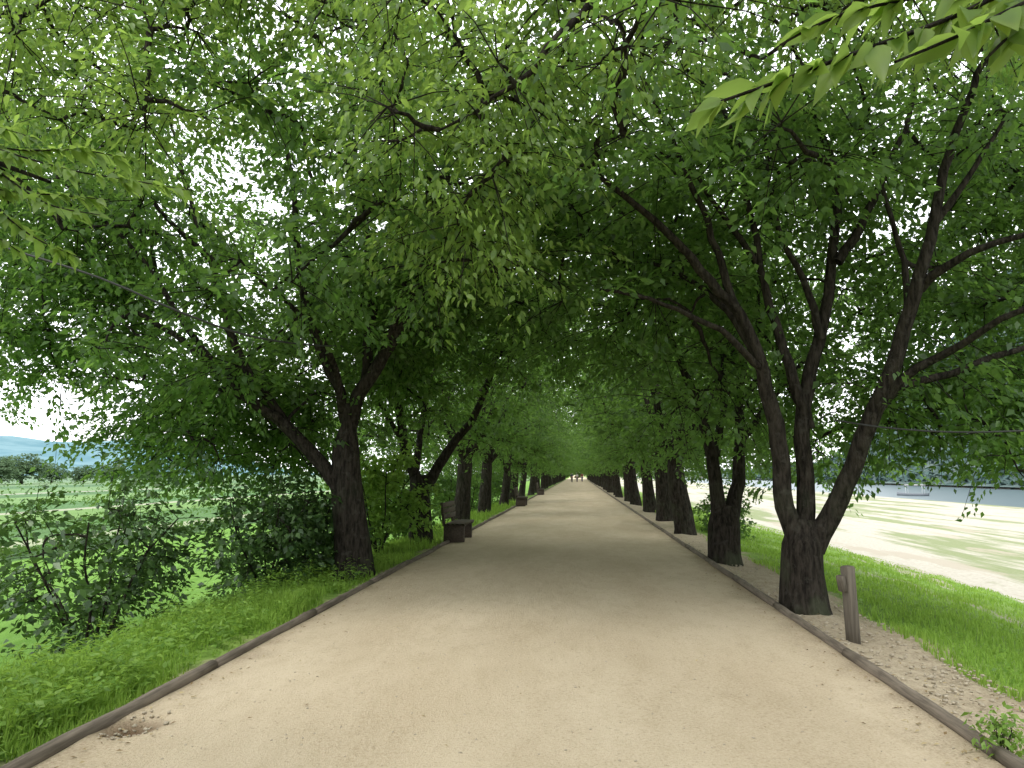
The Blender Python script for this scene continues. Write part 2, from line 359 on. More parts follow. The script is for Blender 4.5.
def proc_limbs(rng,h,k,top,ln=5.2,az0=None,start=(54,74)):
    L=[]; a0=rng.uniform(0,6.28) if az0 is None else az0
    for i in range(k):
        az=a0+i*2*math.pi/k+rng.uniform(-.4,.4); el=R(rng.uniform(*start)); p=np.array(top)-np.array([0,0,rng.uniform(.0,.35)]); pts=[p]; stp=ln/6*rng.uniform(.85,1.15)
        for j in range(6):
            el2=el+R(6)*math.sin(j*1.3+i)-R(3)*j*(i%2); az+=rng.uniform(-.16,.16)
            p=p+stp*np.array([math.cos(az)*math.cos(el2),math.sin(az)*math.cos(el2),math.sin(el2)]); pts.append(p)
        L.append((pts,rng.uniform(.09,.145),.025))
    return L
def pxl(lst): return [P(*t) for t in lst]
def world_env(base,s,pts): return np.array(base)+pts*np.array([s,1,1])
GT='trees lining the sand path'
# ---- first tree of the right row
rng=np.random.default_rng(21)
B=P(805,598,9.5); B[2]=gz(B[0])-.05
root=empty('avenue_tree',B,'large dark tree nearest on the right, splitting low into three stems behind the short post','tree',GT)
A_=pxl([(797,550,9.5),(785,490,9.45),(778,425,9.4),(766,370,9.3),(738,312,9.2),(692,252,9.0),(640,205,8.8),(590,170,8.6)])
B_=pxl([(804,545,9.55),(808,475,9.6),(806,420,9.6),(824,340,9.6),(838,262,9.6),(843,182,9.6),(818,120,9.7),(795,50,9.8)])
C_=pxl([(812,550,9.5),(838,498,9.4),(868,420,9.2),(895,362,9.0),(918,290,8.8),(936,222,8.7),(952,150,8.6),(985,60,8.5)])
D_=pxl([(868,420,9.2),(905,378,9.0),(950,352,8.7),(1000,322,8.3),(1060,300,8.0)])
E_=pxl([(860,440,9.2),(890,398,9.3),(950,372,9.4),(1030,345,9.5),(1090,330,9.6)])
F_=pxl([(918,290,8.8),(950,265,8.5),(1000,240,8.2),(1060,222,8.0)])
G_=pxl([(806,430,9.6),(780,350,9.6),(760,270,9.7),(742,190,9.8),(728,120,10)])
H_=pxl([(778,425,9.4),(755,350,9.6),(715,300,9.9),(670,268,10.2),(620,262,10.5)])
I_=pxl([(824,340,9.6),(800,280,9.6),(770,200,9.7),(765,120,9.9)]); J_=pxl([(838,262,9.6),(875,200,9.6),(905,120,9.8),(915,50,10)])
K_=pxl([(738,312,9.2),(700,215,9.1),(665,130,9.0),(640,70,9)]); M_=pxl([(766,370,9.3),(720,330,9),(660,300,8.7),(600,290,8.5)])
N_=pxl([(760,270,9.7),(725,215,9.5),(690,170,9.3),(655,150,9.2)]); O_=pxl([(895,362,9.0),(900,280,9.1),(880,190,9.3),(868,110,9.4)]); Q_=pxl([(936,222,8.7),(975,170,8.6),(1010,110,8.5)])
attr=world_env(B,-1,env_points(140,rng,rin=4.0,rout=5.4,ry=5.2,back=.9,core=4.4,path_clear=3.9,low=2.9,topback=.5))
attr=np.vstack([attr,[P(rng.uniform(870,1090),rng.uniform(365,440),rng.uniform(9.8,13.5)) for _ in range(34)],[P(rng.uniform(940,1090),rng.uniform(40,330),rng.uniform(9.8,15)) for _ in range(50)],[P(1018,470,9.4),P(690,320,10.2),P(655,300,9.9),P(720,380,10.8)]])
build_tree(root,B,[(B+np.array([0,0,-.15]),.36),(B+np.array([0,0,.10]),.28),(P(803,572,9.5),.245),(P(803,545,9.5),.24),(P(804,520,9.52),.16)],
   [(A_,.135,.03),(B_,.125,.03),(C_,.145,.035),(D_,.07,.025),(E_,.07,.025),(F_,.06,.025),(G_,.08,.025),(H_,.065,.02),(I_,.06,.02),(J_,.065,.02),(K_,.055,.018),(M_,.05,.018),(N_,.045,.016),(O_,.05,.018),(Q_,.045,.016)],attr,rng,tw=10,lpt=42,leaf=(.118,.066))
# ---- first tree of the left row
rng=np.random.default_rng(22)
B=P(354,574,12.2); B[2]=gz(B[0])-.05
root=empty('avenue_tree',B,'large dark tree nearest on the left, one long limb leaning out over the field','tree',GT)
A_=pxl([(347,505,12.2),(322,464,12.1),(287,426,11.9),(250,398,11.6),(215,365,11.2),(180,336,10.9),(135,312,10.6)])
B_=pxl([(347,455,12.2),(358,405,12.2),(385,355,12.1),(405,318,11.9),(428,258,11.6),(440,190,11.3),(450,130,11)])
C_=pxl([(347,450,12.2),(338,395,12.1),(312,330,11.9),(296,258,11.7),(290,180,11.6),(282,100,11.6)])
D_=pxl([(365,390,12.2),(374,300,12.2),(366,220,12.2),(352,135,12.2),(343,55,12.2)])
E_=pxl([(258,402,11.7),(215,386,11.6),(165,384,11.5),(115,378,11.4)])
F_=pxl([(296,434,12.0),(240,345,11.8),(215,265,11.7),(190,190,11.7),(170,120,11.8)])
G_=pxl([(345,420,12.25),(330,350,11.4),(285,300,10.6),(240,260,10.0)])
H_=pxl([(215,365,11.2),(160,290,11.2),(110,230,11.2),(60,180,11.3)])
I_=pxl([(385,355,12.1),(410,280,11.5),(455,230,11),(500,200,10.6)]); J_=pxl([(405,318,11.9),(440,290,11.4),(485,275,11),(520,268,10.6)])
K_=pxl([(374,300,12.2),(335,240,11.6),(310,170,11.2),(300,100,11)]); M_=pxl([(215,265,11.7),(165,215,11.3),(120,150,11),(90,90,10.8)])
attr=world_env(B,1,env_points(175,rng,rin=4.0,rout=6.6,back=.6,cz=5.6,rup=4.4,ry=5.2,core=3.9,path_clear=3.9,low=2.6,topback=.5))
attr=attr[~((attr[:,0]<-7.6)&(attr[:,2]<3.3))]
attr=np.vstack([attr,[P(rng.uniform(140,330),rng.uniform(375,468),rng.uniform(12,15.5)) for _ in range(36)],[P(rng.uniform(-90,150),rng.uniform(110,390),rng.uniform(11.2,15.5)) for _ in range(96)]])
build_tree(root,B,[(B+np.array([0,0,-.2]),.46),(B+np.array([0,0,.15]),.34),(P(352,530,12.2),.27),(P(348,490,12.2),.26),(P(347,450,12.2),.22),(P(349,425,12.2),.12)],
   [(A_,.14,.035),(B_,.15,.03),(C_,.11,.03),(D_,.10,.025),(E_,.06,.02),(F_,.08,.025),(G_,.075,.02),(H_,.055,.02),(I_,.06,.02),(J_,.05,.02),(K_,.05,.018),(M_,.05,.018)],attr,rng,tw=10,lpt=42,leaf=(.126,.072))
# ---- second trees
rng=np.random.default_rng(23)
B=P(421,541,17.5); B[2]=gz(B[0])-.05
root=empty('avenue_tree',B,'dark forked tree just behind the nearest bench, second in the left row','tree',GT)
A_=pxl([(418,490,17.5),(406,450,17.4),(398,405,17.2),(392,350,17),(398,290,16.8),(390,220,16.6)])
B_=pxl([(423,490,17.5),(445,448,17.6),(470,418,17.5),(490,372,17.4),(497,335,17.2),(505,270,17)])
C_=pxl([(416,470,17.5),(425,410,18),(440,350,18.5),(445,280,19)]); D_=pxl([(404,440,17.4),(380,400,17),(345,370,16.5),(310,350,16)])
attr=world_env(B,1,np.vstack([env_points(84,rng,rin=4.0,rout=5.6,core=3.6,path_clear=3.6,low=2.2,top=.7),low_points(16,rng)]))
build_tree(root,B,[(B+np.array([0,0,-.2]),.42),(B+np.array([0,0,.2]),.30),(P(420,505,17.5),.25),(P(419,475,17.5),.2)],[(A_,.15,.03),(B_,.145,.03),(C_,.09,.02),(D_,.065,.02)],attr,rng,tw=9,lpt=32,leaf=(.13,.074))
rng=np.random.default_rng(24)
B=P(724,551,14.6); B[2]=gz(B[0])-.05
root=empty('avenue_tree',B,'twin stemmed dark tree, second in the right row','tree',GT)
A_=pxl([(720,530,14.6),(717,490,14.6),(710,435,14.5),(695,385,14.3),(668,320,14),(640,260,13.6)])
B_=pxl([(728,530,14.6),(736,490,14.7),(742,435,14.8),(745,375,15),(760,300,15.2),(768,220,15.4)])
C_=pxl([(714,455,14.55),(722,390,15.2),(715,320,15.8),(700,240,16.2)]); D_=pxl([(742,440,14.8),(775,390,15),(815,350,15.2),(860,310,15.3)])
attr=world_env(B,-1,np.vstack([env_points(98,rng,rin=4.0,rout=5.8,core=3.6,path_clear=3.6,low=2.4,top=.6),low_points(12,rng,2.4)]))
build_tree(root,B,[(B+np.array([0,0,-.2]),.40),(B+np.array([0,0,.2]),.31),(P(724,525,14.6),.28),(P(726,505,14.6),.2)],[(A_,.175,.03),(B_,.175,.03),(C_,.085,.02),(D_,.075,.02)],attr,rng,tw=9,lpt=32,leaf=(.13,.074))
# ---- two near trees whose trunks stand beside the camera, boughs reaching into the picture
def over(n,rng,x0,x1):  # leaf clumps above the camera, out of view, added to shade the foreground
    out=[]
    while len(out)<n:
        x=rng.uniform(x0,x1); y=rng.uniform(-2.5,5.5); z=rng.uniform(4.2,8.5)
        if z>2.9+.75*max(y,0): out.append((x,y,z))
    return out
def sprig(ta,la,pts,n,L,rng,rad=.006,span=(.25,1),wr=.36,hang=.35):
    q,r=catmull(pts,np.linspace(rad,rad*.35,len(pts)),.05); tube(ta,q,r,5)
    m=len(q); idx=np.clip((rng.uniform(span[0],span[1],n)*(m-1)).astype(int),0,m-1); T=norm(np.gradient(q,axis=0))[idx]
    sd=norm(np.cross(T,np.array([0,0,1.])))*np.where(np.arange(n)%2,1,-1)[:,None]
    A=T*.9+sd*rng.uniform(.15,.9,(n,1))+rng.normal(size=(n,3))*.25-np.array([0,0,hang])*rng.uniform(.2,1.3,(n,1)); N=np.array([0,0,1.])+rng.normal(size=(n,3))*.5
    sc=rng.uniform(.6,1.2,n); leaves_np(la,q[idx],A,N,L*sc,L*wr*sc,True)
rng=np.random.default_rng(31)
B=np.array([3.7,1.6,gz(3.7)-.05])
root=empty('avenue_tree',B,'tree beside the camera, its large fresh leaves hanging in the upper right corner','tree',GT)
T0=np.array([3.65,1.6,2.0])
L1=[T0,np.array([3.3,2.6,3.6]),np.array([2.4,4.6,5.6]),P(650,-50,6.2),P(572,12,6.3),P(510,90,6.5),P(440,130,6.8)]
L2=[T0,np.array([3.6,2.6,3.8]),np.array([3.2,4.5,5.4]),P(900,-30,6.5),P(830,20,7),P(760,60,7.4)]
L3=[T0,np.array([3.0,1.5,3.0]),np.array([2.2,1.45,3.1]),np.array([1.5,1.4,2.75])]
L4=[T0,np.array([4.2,.6,3.6]),np.array([4.8,-.6,5]),np.array([5.2,-1.5,6.5])]
L5=[T0,np.array([4.2,2.6,3.8]),np.array([4.8,4.5,5.0]),P(1080,40,7.5)]
L6=[T0,np.array([3.0,1.2,4.0]),np.array([2.0,.6,5.4]),np.array([.8,.2,6.4])]
at=[P(rng.uniform(370,640),rng.uniform(-60,120),rng.uniform(6,8.4)) for _ in range(36)]+[P(rng.uniform(640,1060),rng.uniform(-120,45),rng.uniform(6,8.8)) for _ in range(40)]
at+=[P(rng.uniform(395,540),rng.uniform(110,275),rng.uniform(6.8,8.6)) for _ in range(18)]+[np.array([4.9,-.6,5])+rng.normal(size=3)*np.array([1.2,1.2,1]) for _ in range(12)]
at+=over(34,rng,-.3,5.5)
def ex(ta,la):
    e=np.array([1.5,1.4,2.75])
    sprig(ta,la,[e,P(1060,-30,1.30),P(950,18,1.22),P(850,55,1.17),P(760,88,1.13),P(690,112,1.1)],78,.085,rng,span=(.3,1),wr=.42)
    sprig(ta,la,[e,P(1080,-20,1.25),P(1020,5,1.2),P(960,35,1.15),P(895,62,1.1)],54,.09,rng,span=(.3,1),wr=.42)
    sprig(ta,la,[e,P(1075,-40,1.4),P(1010,-20,1.38),P(930,-5,1.35),P(840,15,1.3),P(780,45,1.28)],58,.09,rng,span=(.3,1),wr=.42)
    sprig(ta,la,[e,P(1090,-10,1.3),P(1050,5,1.25),P(1015,30,1.2),P(985,60,1.18)],46,.09,rng,span=(.3,1),wr=.42)
    sprig(ta,la,[e,P(1095,10,1.35),P(1060,30,1.3),P(1030,70,1.28)],34,.09,rng,span=(.3,1),wr=.42)
build_tree(root,B,[(B+np.array([0,0,-.15]),.5),(B+np.array([0,0,.2]),.36),(np.array([3.68,1.6,1.1]),.29),(T0+np.array([0,0,.1]),.22)],[(L1,.11,.012),(L2,.10,.016),(L3,.05,.008),(L4,.14,.03),(L5,.09,.02),(L6,.1,.02)],np.array(at),rng,FRESH,ex,tw=8,lpt=30,leaf=(.097,.045),sig=(.42,.42,.3),twl=.7,detail=True,droop=.4)
rng=np.random.default_rng(32)
B=np.array([-4.4,3.2,gz(-4.4)-.05])
root=empty('avenue_tree',B,'tree beside the camera, its leafy bough reaching in from the left picture edge','tree',GT)
T0=np.array([-4.4,3.2,1.9])
L1=[T0,np.array([-4.9,3.3,3.4]),np.array([-6.2,5.0,5.6]),P(-110,-90,7.6),P(-60,-140,8.2)]
L2=[T0,np.array([-4.0,2.9,2.8]),np.array([-3.3,2.9,3.2]),P(-70,120,3.1),P(-10,160,3.1),P(50,182,3.1)]
L3=[T0,np.array([-4.6,2,3.6]),np.array([-4.9,.6,5]),np.array([-5.2,-.6,6.5])]
L4=[T0,np.array([-4.7,3.6,3.9]),np.array([-5.6,5.0,6.8]),P(40,-180,8.2),P(200,-110,8.6)]
L5=[T0,np.array([-3.8,2.4,4.0]),np.array([-2.6,1.6,5.4]),np.array([-1.2,1.2,6.6])]
at=[P(rng.uniform(-90,200),rng.uniform(-110,135),rng.uniform(6.5,9.5)) for _ in range(66)]+[P(rng.uniform(190,380),rng.uniform(-120,25),rng.uniform(7,9.5)) for _ in range(26)]
at+=[np.array([-4.9,.5,5])+rng.normal(size=3)*np.array([1.2,1.0,1]) for _ in range(10)]+over(34,rng,-5.5,.3)
def ex2(ta,la):
    for pts,n in (([(-60,130,3.1),(0,150,3.1),(70,170,3.0),(130,180,3.0),(185,190,3.0)],80),([(-40,140,3.1),(10,180,3.0),(50,205,2.9),(100,215,2.9)],60),([(-50,150,3.1),(-10,200,2.95),(30,235,2.9),(80,258,2.85)],56),([(-50,140,3.1),(20,150,3.2),(80,150,3.2),(125,158,3.2)],60),([(-60,190,3.0),(-20,225,2.9),(20,252,2.9)],40),([(-50,120,3.2),(-10,125,3.2),(40,140,3.2)],46),([(-60,165,3.05),(0,190,3.05),(60,195,3.0),(110,200,3.0)],60)):
        sprig(ta,la,pxl(pts),n,.10,rng,span=(.1,1),wr=.42)
build_tree(root,B,[(B+np.array([0,0,-.15]),.48),(B+np.array([0,0,.2]),.35),(np.array([-4.42,3.2,1.0]),.28),(T0+np.array([0,0,.1]),.22)],[(L1,.10,.012),(L2,.045,.008),(L3,.14,.03),(L4,.10,.012),(L5,.1,.02)],np.array(at),rng,FRESH,ex2,tw=8,lpt=30,leaf=(.097,.046),sig=(.42,.42,.3),twl=.7,detail=True,droop=.3)
# ---- the rest of the two rows: five models, copied
protos=[]
for i in range(5):
    rng=np.random.default_rng(50+i); far=i>=3
    r0=bpy.data.objects.new('avenue_tree',None); COL.objects.link(r0)
    lean=rng.uniform(-.15,.15,2); h=rng.uniform(1.8,2.4); top=np.array([lean[0]+.1,lean[1],h])
    lim=proc_limbs(rng,h,6,top); attr=np.vstack([env_points(70 if not far else 58,rng,rin=3.7,rout=5.6,path_clear=3.1,core=3.2,low=2.1,top=.62),low_points(22 if not far else 20,rng,2.0)])
    build_tree(r0,(0,0,0),[(np.array([0,0,-.25]),.38),(np.array([0,0,.2]),.275),(top*.55,.23),(top*.85,.22),(top+np.array([0,0,.25]),.15)],lim,attr,rng,tw=8 if far else 9,lpt=18 if far else 30,leaf=(.21,.12) if far else (.14,.08))
    protos.append(r0)
rr=random.Random(5); ORD=['','','third','fourth','fifth','sixth','seventh','eighth']
usedp=set()
for side,xr,first,stepy in (('left',-3.72,24.6,6.7),('right',2.98,21.0,6.5)):
    y=first; k=2
    while y<215:
        pi=rr.randrange(3) if y<62 else 3+rr.randrange(2)
        src=protos[pi]
        if pi in usedp: o=copy_tree(src)
        else: o=src; usedp.add(pi)
        o.location=(xr+rr.uniform(-.18,.18),y+rr.uniform(-.5,.5),gz(xr)-.03)
        o.rotation_euler=(0,0,(0 if side=='left' else math.pi)+rr.uniform(-.45,.45)); sc=rr.uniform(.9,1.1); o.scale=(sc,sc,sc*rr.uniform(.95,1.05))
        if k<8: lab='dark avenue tree, %s from the camera in the %s row along the path'%(ORD[k],side)
        else: lab='distant avenue tree deep in the tunnel, %s row beyond the eighth tree'%side
        tag(o,lab,'tree',GT if k<8 else 'far trees of the %s row'%side)
        y+=stepy; k+=1
# unseen trees added behind the viewpoint to shade the foreground
for x,y,w_ in ((-4.0,-4.5,'left row, first behind the viewpoint'),(3.4,-5.5,'right row, first behind the viewpoint'),(-3.9,-11.5,'left row, second behind the viewpoint'),(3.3,-12.5,'right row, second behind the viewpoint')):
    o=copy_tree(protos[3+(x>0)]); o.location=(x,y,gz(x)-.03); o.rotation_euler=(0,0,(0 if x<0 else math.pi)+y*.1); o.scale=(1,1,1.05); tag(o,'unseen shade tree added to the '+w_,'tree',GT)
# ------------------------------------------------------------------ shrubs
def shrub(base,rad,h,n,seed,label,mat,group=None,leaf=(.13,.075),tw=5,lpt=22,sr=.022,r2=.6,sig=(.2,.2,.16),cz=.5):
    rng=np.random.default_rng(seed); base=np.array(base,float); root=empty('shrub',base,label,'shrub',group)
    lim=[]
    for i in range(6):
        a=i*1.05+rng.uniform(-.3,.3); q=[base+np.array([0,0,-.1])]
        for j in range(1,5): q.append(base+np.array([math.cos(a)*rad*.22*j*rng.uniform(.7,1.1),math.sin(a)*rad*.22*j,h*.2*j]))
        lim.append((q,sr,sr*.4))
    at=[]
    while len(at)<n:
        d=rng.normal(size=3); d/=np.linalg.norm(d); d*=rng.random()**.4; q=np.array([d[0]*rad,d[1]*rad,h*cz+d[2]*h*.5])
        if q[2]>min(.12,h*.3): at.append(base+q)
    dense=[catmull(p,np.linspace(r0,r1,len(p)),.15) for p,r0,r1 in lim]
    sa=Acc()
    for q,r in dense: tube(sa,q,r,6)
    link('stems',sa.mesh('stems',True,base),BARK,root)
    ta,la=grow([d[0] for d in dense],np.array(at),rng,tw=tw,lpt=lpt,leaf=leaf,sig=sig,twl=.45 if rad>.3 else .16,r2=r2,skip=.2,flat=.7,droop=.15)
    fo=link('foliage',la.mesh('foliage',False,base),mat,root); link('twigs',ta.mesh('twigs',True,base),BARK,fo); return root
def gp(px,Y,dx=0):
    x=P(px,474,Y)[0]+dx; return (x,Y,float(gz(x))-.03)
shrub(gp(100,8.9),1.08,2.45,42,6,'tall loose broad leaved shrub on the bank, nearest the left edge',DARKLEAF,tw=5,lpt=20,leaf=(.11,.065),cz=.5,sig=(.27,.27,.22))
shrub(gp(270,11.8),.85,1.95,36,2,'dark shrub on the bank leaning against the foot of the first left tree',DARKLEAF,tw=5,lpt=20,leaf=(.115,.068),sig=(.24,.24,.2))
shrub(gp(322,13.4),.75,1.6,26,3,'dense shrub directly behind the first left trunk',DARKLEAF)
shrub(gp(380,16.2),.95,2.3,38,4,'mid green shrub between the first and second left trunks',WEED)
for i,(y,l) in enumerate(((21,'second and third'),(28,'third and fourth'),(34.5,'fourth and fifth'),(41.5,'fifth and sixth'),(48,'sixth and seventh'))):
    shrub((-5.0,y,gz(-5.0)),1.3,2.5,34,20+i,'green shrub in the gap between the %s left trunks'%l,LEAF)
shrub((4.7,24.5,gz(4.7)),.8,1.3,20,31,'low green shrub in the gap between the third and fourth right trunks',LEAF)
wb=P(1003,730,4.75); wb[2]=gz(wb[0])
shrub(wb,.07,.22,8,41,'small bright green weed beside the right timber edging, lower right corner',WEED,leaf=(.055,.024),tw=4,lpt=8,sr=.004,r2=.16,sig=(.02,.02,.03))
# ------------------------------------------------------------------ grass and litter
def blades(acc,x,y,h,w,rng):
    n=len(x); base=np.stack([x,y,gfun(x,y)-.01],1); a=rng.uniform(0,6.28,n); d=np.stack([np.cos(a),np.sin(a),0*a],1); s=np.stack([-np.sin(a),np.cos(a),0*a],1)*w[:,None]*.5
    ln=rng.uniform(.15,.75,n)[:,None]; up=np.array([0,0,1.]); H=h[:,None]
    m=base+up*H*.55+d*H*ln*.25; t=base+up*H*(1-.3*ln)+d*H*ln*.8
    V=np.stack([base-s,base+s,m+s*.8,m-s*.8,t+s*.08,t-s*.08],1); f=np.array([(0,1,2,3),(3,2,4,5)])[None]+np.arange(n)[:,None,None]*6
    acc.add(V.reshape(-1,3),f.reshape(-1,4))
rng=np.random.default_rng(61); acc=Acc()
def yd(n,a,b,p=1.): u=rng.random(n); return (a**(-p)+(b**(-p)-a**(-p))*u)**(-1/p)
def patch(x,y,s,seed): return fbm(x,y,s,seed,3)
n=56000; y=yd(n,3.2,45,.8); x=-3.1-rng.random(n)**1.2*3.6; hh=.11+.17*rng.random(n)+.09*patch(x,y,1.8,1); keep=(x<-3.12-.2*rng.random(n)-.10*np.sin(y*2.1)-.08*np.sin(y*5.3))
blades(acc,x[keep],y[keep],np.clip(hh,.05,.45)[keep]*np.clip((-2.95-x[keep])/.5,.4,1),(.007+.0006*y)[keep],rng)
n=80000; y=yd(n,3.0,70,.7); x=3.35+rng.random(n)**1.4*9.0; keep=rng.random(n)<np.clip((x-3.3-.35*patch(x,y,1.1,8))/.7,0,1)
hh=np.clip(.05+.08*rng.random(n)+.04*patch(x,y,1.5,2),.03,.22)*np.clip((13-x)/3,.3,1); blades(acc,x[keep],y[keep],hh[keep],(.007+.0009*y)[keep],rng)
tag(link('grass',acc.mesh('grass'),GRASS),'short green grass on both banks of the path','grass',kind='stuff')
acc=Acc(); n=12500; y=yd(n,3.3,25,.9); x=-3.22-rng.random(n)**.9*2.8; z=gfun(x,y)+rng.uniform(.02,.28,n); k=patch(x,y,1.4,5)>-.3
A=rng.normal(size=(n,3))*np.array([1,1,.4])+np.array([0,0,.15]); leaves_np(acc,np.stack([x,y,z],1)[k],A[k],(np.array([0,0,1.])+rng.normal(size=(n,3))*.4)[k],rng.uniform(.04,.10,n)[k],rng.uniform(.02,.045,n)[k])
# taller leafy weeds: upright stems with leaves all the way up
m=460; wx_=-3.3-rng.random(m)**1.1*1.7; wy_=yd(m,3.4,14,.9); wh=rng.uniform(.2,.5,m)*np.clip((-3.0-wx_)/.7,.5,1)
blades(acc,wx_,wy_,wh,np.full(m,.006),rng)
kk=16; bx_=np.repeat(wx_,kk); by_=np.repeat(wy_,kk); f=rng.random(m*kk); n=m*kk; z=gfun(bx_,by_)+.03+f*np.repeat(wh,kk)*.95
a=rng.uniform(0,6.28,n); A=np.stack([np.cos(a),np.sin(a),rng.uniform(-.1,.7,n)],1); leaves_np(acc,np.stack([bx_,by_,z],1)+A*.012,A,np.array([0,0,1.])+rng.normal(size=(n,3))*.3,rng.uniform(.06,.12,n)*(1.1-.5*f),rng.uniform(.022,.042,n)*(1.1-.5*f))
n=2500; y=yd(n,3.5,22,.9); x=3.7+rng.random(n)*2.5; z=gfun(x,y)+rng.uniform(.01,.12,n); k=patch(x,y,1.3,6)>.35
A=rng.normal(size=(n,3))*np.array([1,1,.3]); leaves_np(acc,np.stack([x,y,z],1)[k],A[k],(np.array([0,0,1.])+rng.normal(size=(n,3))*.4)[k],rng.uniform(.03,.07,n)[k],rng.uniform(.02,.04,n)[k])
tag(link('weeds',acc.mesh('weeds'),WEED),'broad leaved weeds growing among the bank grass','weeds',kind='stuff')
acc=Acc()
for xc,wd,hh,n in ((-25,1.2,.9,2600),(-33,.5,.5,900),(-35.5,.5,.5,900),(-38,.5,.5,900),(-56,.8,.7,1200),(-60,.8,.7,1200),(-64,.8,.7,1200),(-90,2.5,1.2,1500),(-150,6,1.8,1800)):
    y=yd(n,18,300,.25); x=xc+rng.normal(size=n)*wd*.5; z=-2.15+rng.random(n)**.7*hh*(1+.4*np.sin(y*.35+xc)); s=.18-xc*.004
    leaves_np(acc,np.stack([x,y,z],1),rng.normal(size=(n,3)),rng.normal(size=(n,3))*.6+np.array([0,0,1.]),s*rng.uniform(.7,1.4,n),s*.6*rng.uniform(.7,1.4,n))
tag(link('crops',acc.mesh('crops'),CROP),'rows of leafy crops in the field below the left bank','crops',kind='stuff')
acc=Acc(); n=480; y=yd(n,2.8,45,.6); sd=rng.random(n); x=np.where(sd<.46,-2.93+np.abs(rng.normal(size=n))*.18,np.where(sd<.92,2.28-np.abs(rng.normal(size=n))*.16,rng.uniform(-2.9,2.25,n)))
x=np.clip(x,-2.95,2.28); z=pfun(x,y)+.012; leaves_np(acc,np.stack([x,y,z],1),rng.normal(size=(n,3))*np.array([1,1,.12]),np.array([0,0,1.])+rng.normal(size=(n,3))*.25,rng.uniform(.012,.05,n),rng.uniform(.008,.025,n))
n=900; y=yd(n,3,30,.8); x=2.46+rng.random(n)*1.15; z=gfun(x,y)+.012; leaves_np(acc,np.stack([x,y,z],1),rng.normal(size=(n,3))*np.array([1,1,.15]),np.array([0,0,1.])+rng.normal(size=(n,3))*.4,rng.uniform(.012,.05,n),rng.uniform(.008,.022,n))
tag(link('leaf_litter',acc.mesh('leaf_litter'),LITTER),'scattered fallen leaves and chips on the path and shoulder','litter',kind='stuff')
acc=Acc(); rs=np.random.default_rng(9)
def pebble(c,r):
    V=np.array([[sx,sy,sz] for sx in(-1,1) for sy in(-1,1) for sz in(-1,1)],float)*r*.62*np.array([1.2,.9,.6])+rs.normal(size=(8,3))*r*.16
    a=rs.uniform(0,6.28); m=np.array([[math.cos(a),-math.sin(a),0],[math.sin(a),math.cos(a),0],[0,0,1]]); V=V@m.T+c
    acc.add(V,[(0,1,3,2),(4,6,7,5),(0,4,5,1),(2,3,7,6),(0,2,6,4),(1,5,7,3)])
for i in range(1400):
    y=3+rs.random()**2*16; x=2.5+rs.random()*1.0; pebble(np.array([x,y,float(gz(x))+.008]),rs.uniform(.006,.024))
for i in range(500):
    y=2.9+rs.random()**1.7*10; x=rs.uniform(-2.9,2.25); pebble(np.array([x,y,float(pfun(np.array(x),np.array(y)))+.002]),rs.uniform(.004,.010))
for i in range(50):
    a=rs.uniform(0,6.28); d=rs.uniform(.05,.30); x=-2.82+math.cos(a)*d*.8; y=4.72+math.sin(a)*d; x=max(x,-2.93); pebble(np.array([x,y,float(pfun(np.array(x),np.array(y)))+.006]),rs.uniform(.006,.018))
tag(link('gravel',acc.mesh('gravel'),plain('stone',(.44,.38,.29),.9,.15)),'loose small stones on the path and its earth shoulder','gravel',kind='stuff')
# ------------------------------------------------------------------ timber edging logs
lm=[]
for i in range(5):
    a=Acc(); r_=np.random.default_rng(80+i); t=np.linspace(0,2.385,9); p=np.stack([r_.normal(size=9)*.004,t,r_.normal(size=9)*.003],1); rad=.046+r_.normal(size=9)*.0015; rad[0]*=.95; rad[-1]*=.95
    tube(a,p,rad,12,.02,i,True); me=a.mesh('edging_log',True); me.materials.append(LOGW); lm.append(me)
rr=random.Random(8); near=['nearest the camera','second from the camera','third from the camera','fourth from the camera']
for side,x in (('left',-3.03),('right',2.365)):
    for i in range(70):
        y=1.4+i*2.4+(.9 if side=='right' else 0); o=link('edging_log',lm[rr.randrange(5)])
        o.location=(x+rr.uniform(-.006,.006),y,.016+rr.uniform(-.009,.005)); o.rotation_euler=(rr.uniform(-.003,.003),0,rr.uniform(-.003,.003))
        if i<4: tag(o,'weathered round timber edging log on the %s of the path, %s'%(side,near[i]),'log','timber logs edging the path')
        else: tag(o,'timber edging log further down the %s side of the path, beyond its nearest four'%side,'log','far edging logs on the %s'%side)
# ------------------------------------------------------------------ benches
def make_bench():
    root=bpy.data.objects.new('park_bench',None); COL.objects.link(root)
    for y in (-.62,.62):
        a=Acc(); a.box(-.24,.24,y-.07,y+.07,0,.40); lg=link('leg',a.mesh('leg'),BENCHW,root)
        a=Acc(); a.box(-.27,.27,y-.085,y+.085,.401,.425); link('cap',a.mesh('cap'),BENCHW,lg)
        a=Acc(); a.box(-.275,-.215,y-.04,y+.04,.427,.95,Euler((0,-.12,0)),(-.25,y,.45)); link('back_post',a.mesh('back_post'),BENCHW,root)
    a=Acc()
    for k in range(4): a.box(-.19+k*.118,-.19+k*.118+.105,-.85,.85,.427,.47)
    link('seat',a.mesh('seat'),BENCHW,root)
    a=Acc()
    for k in range(3):
        z=.56+k*.135; xo=-.222-(z-.45)*.12; a.box(xo,xo+.03,-.85,.85,z,z+.118)
    link('backrest',a.mesh('backrest'),BENCHW,root); return root
bench=make_bench()
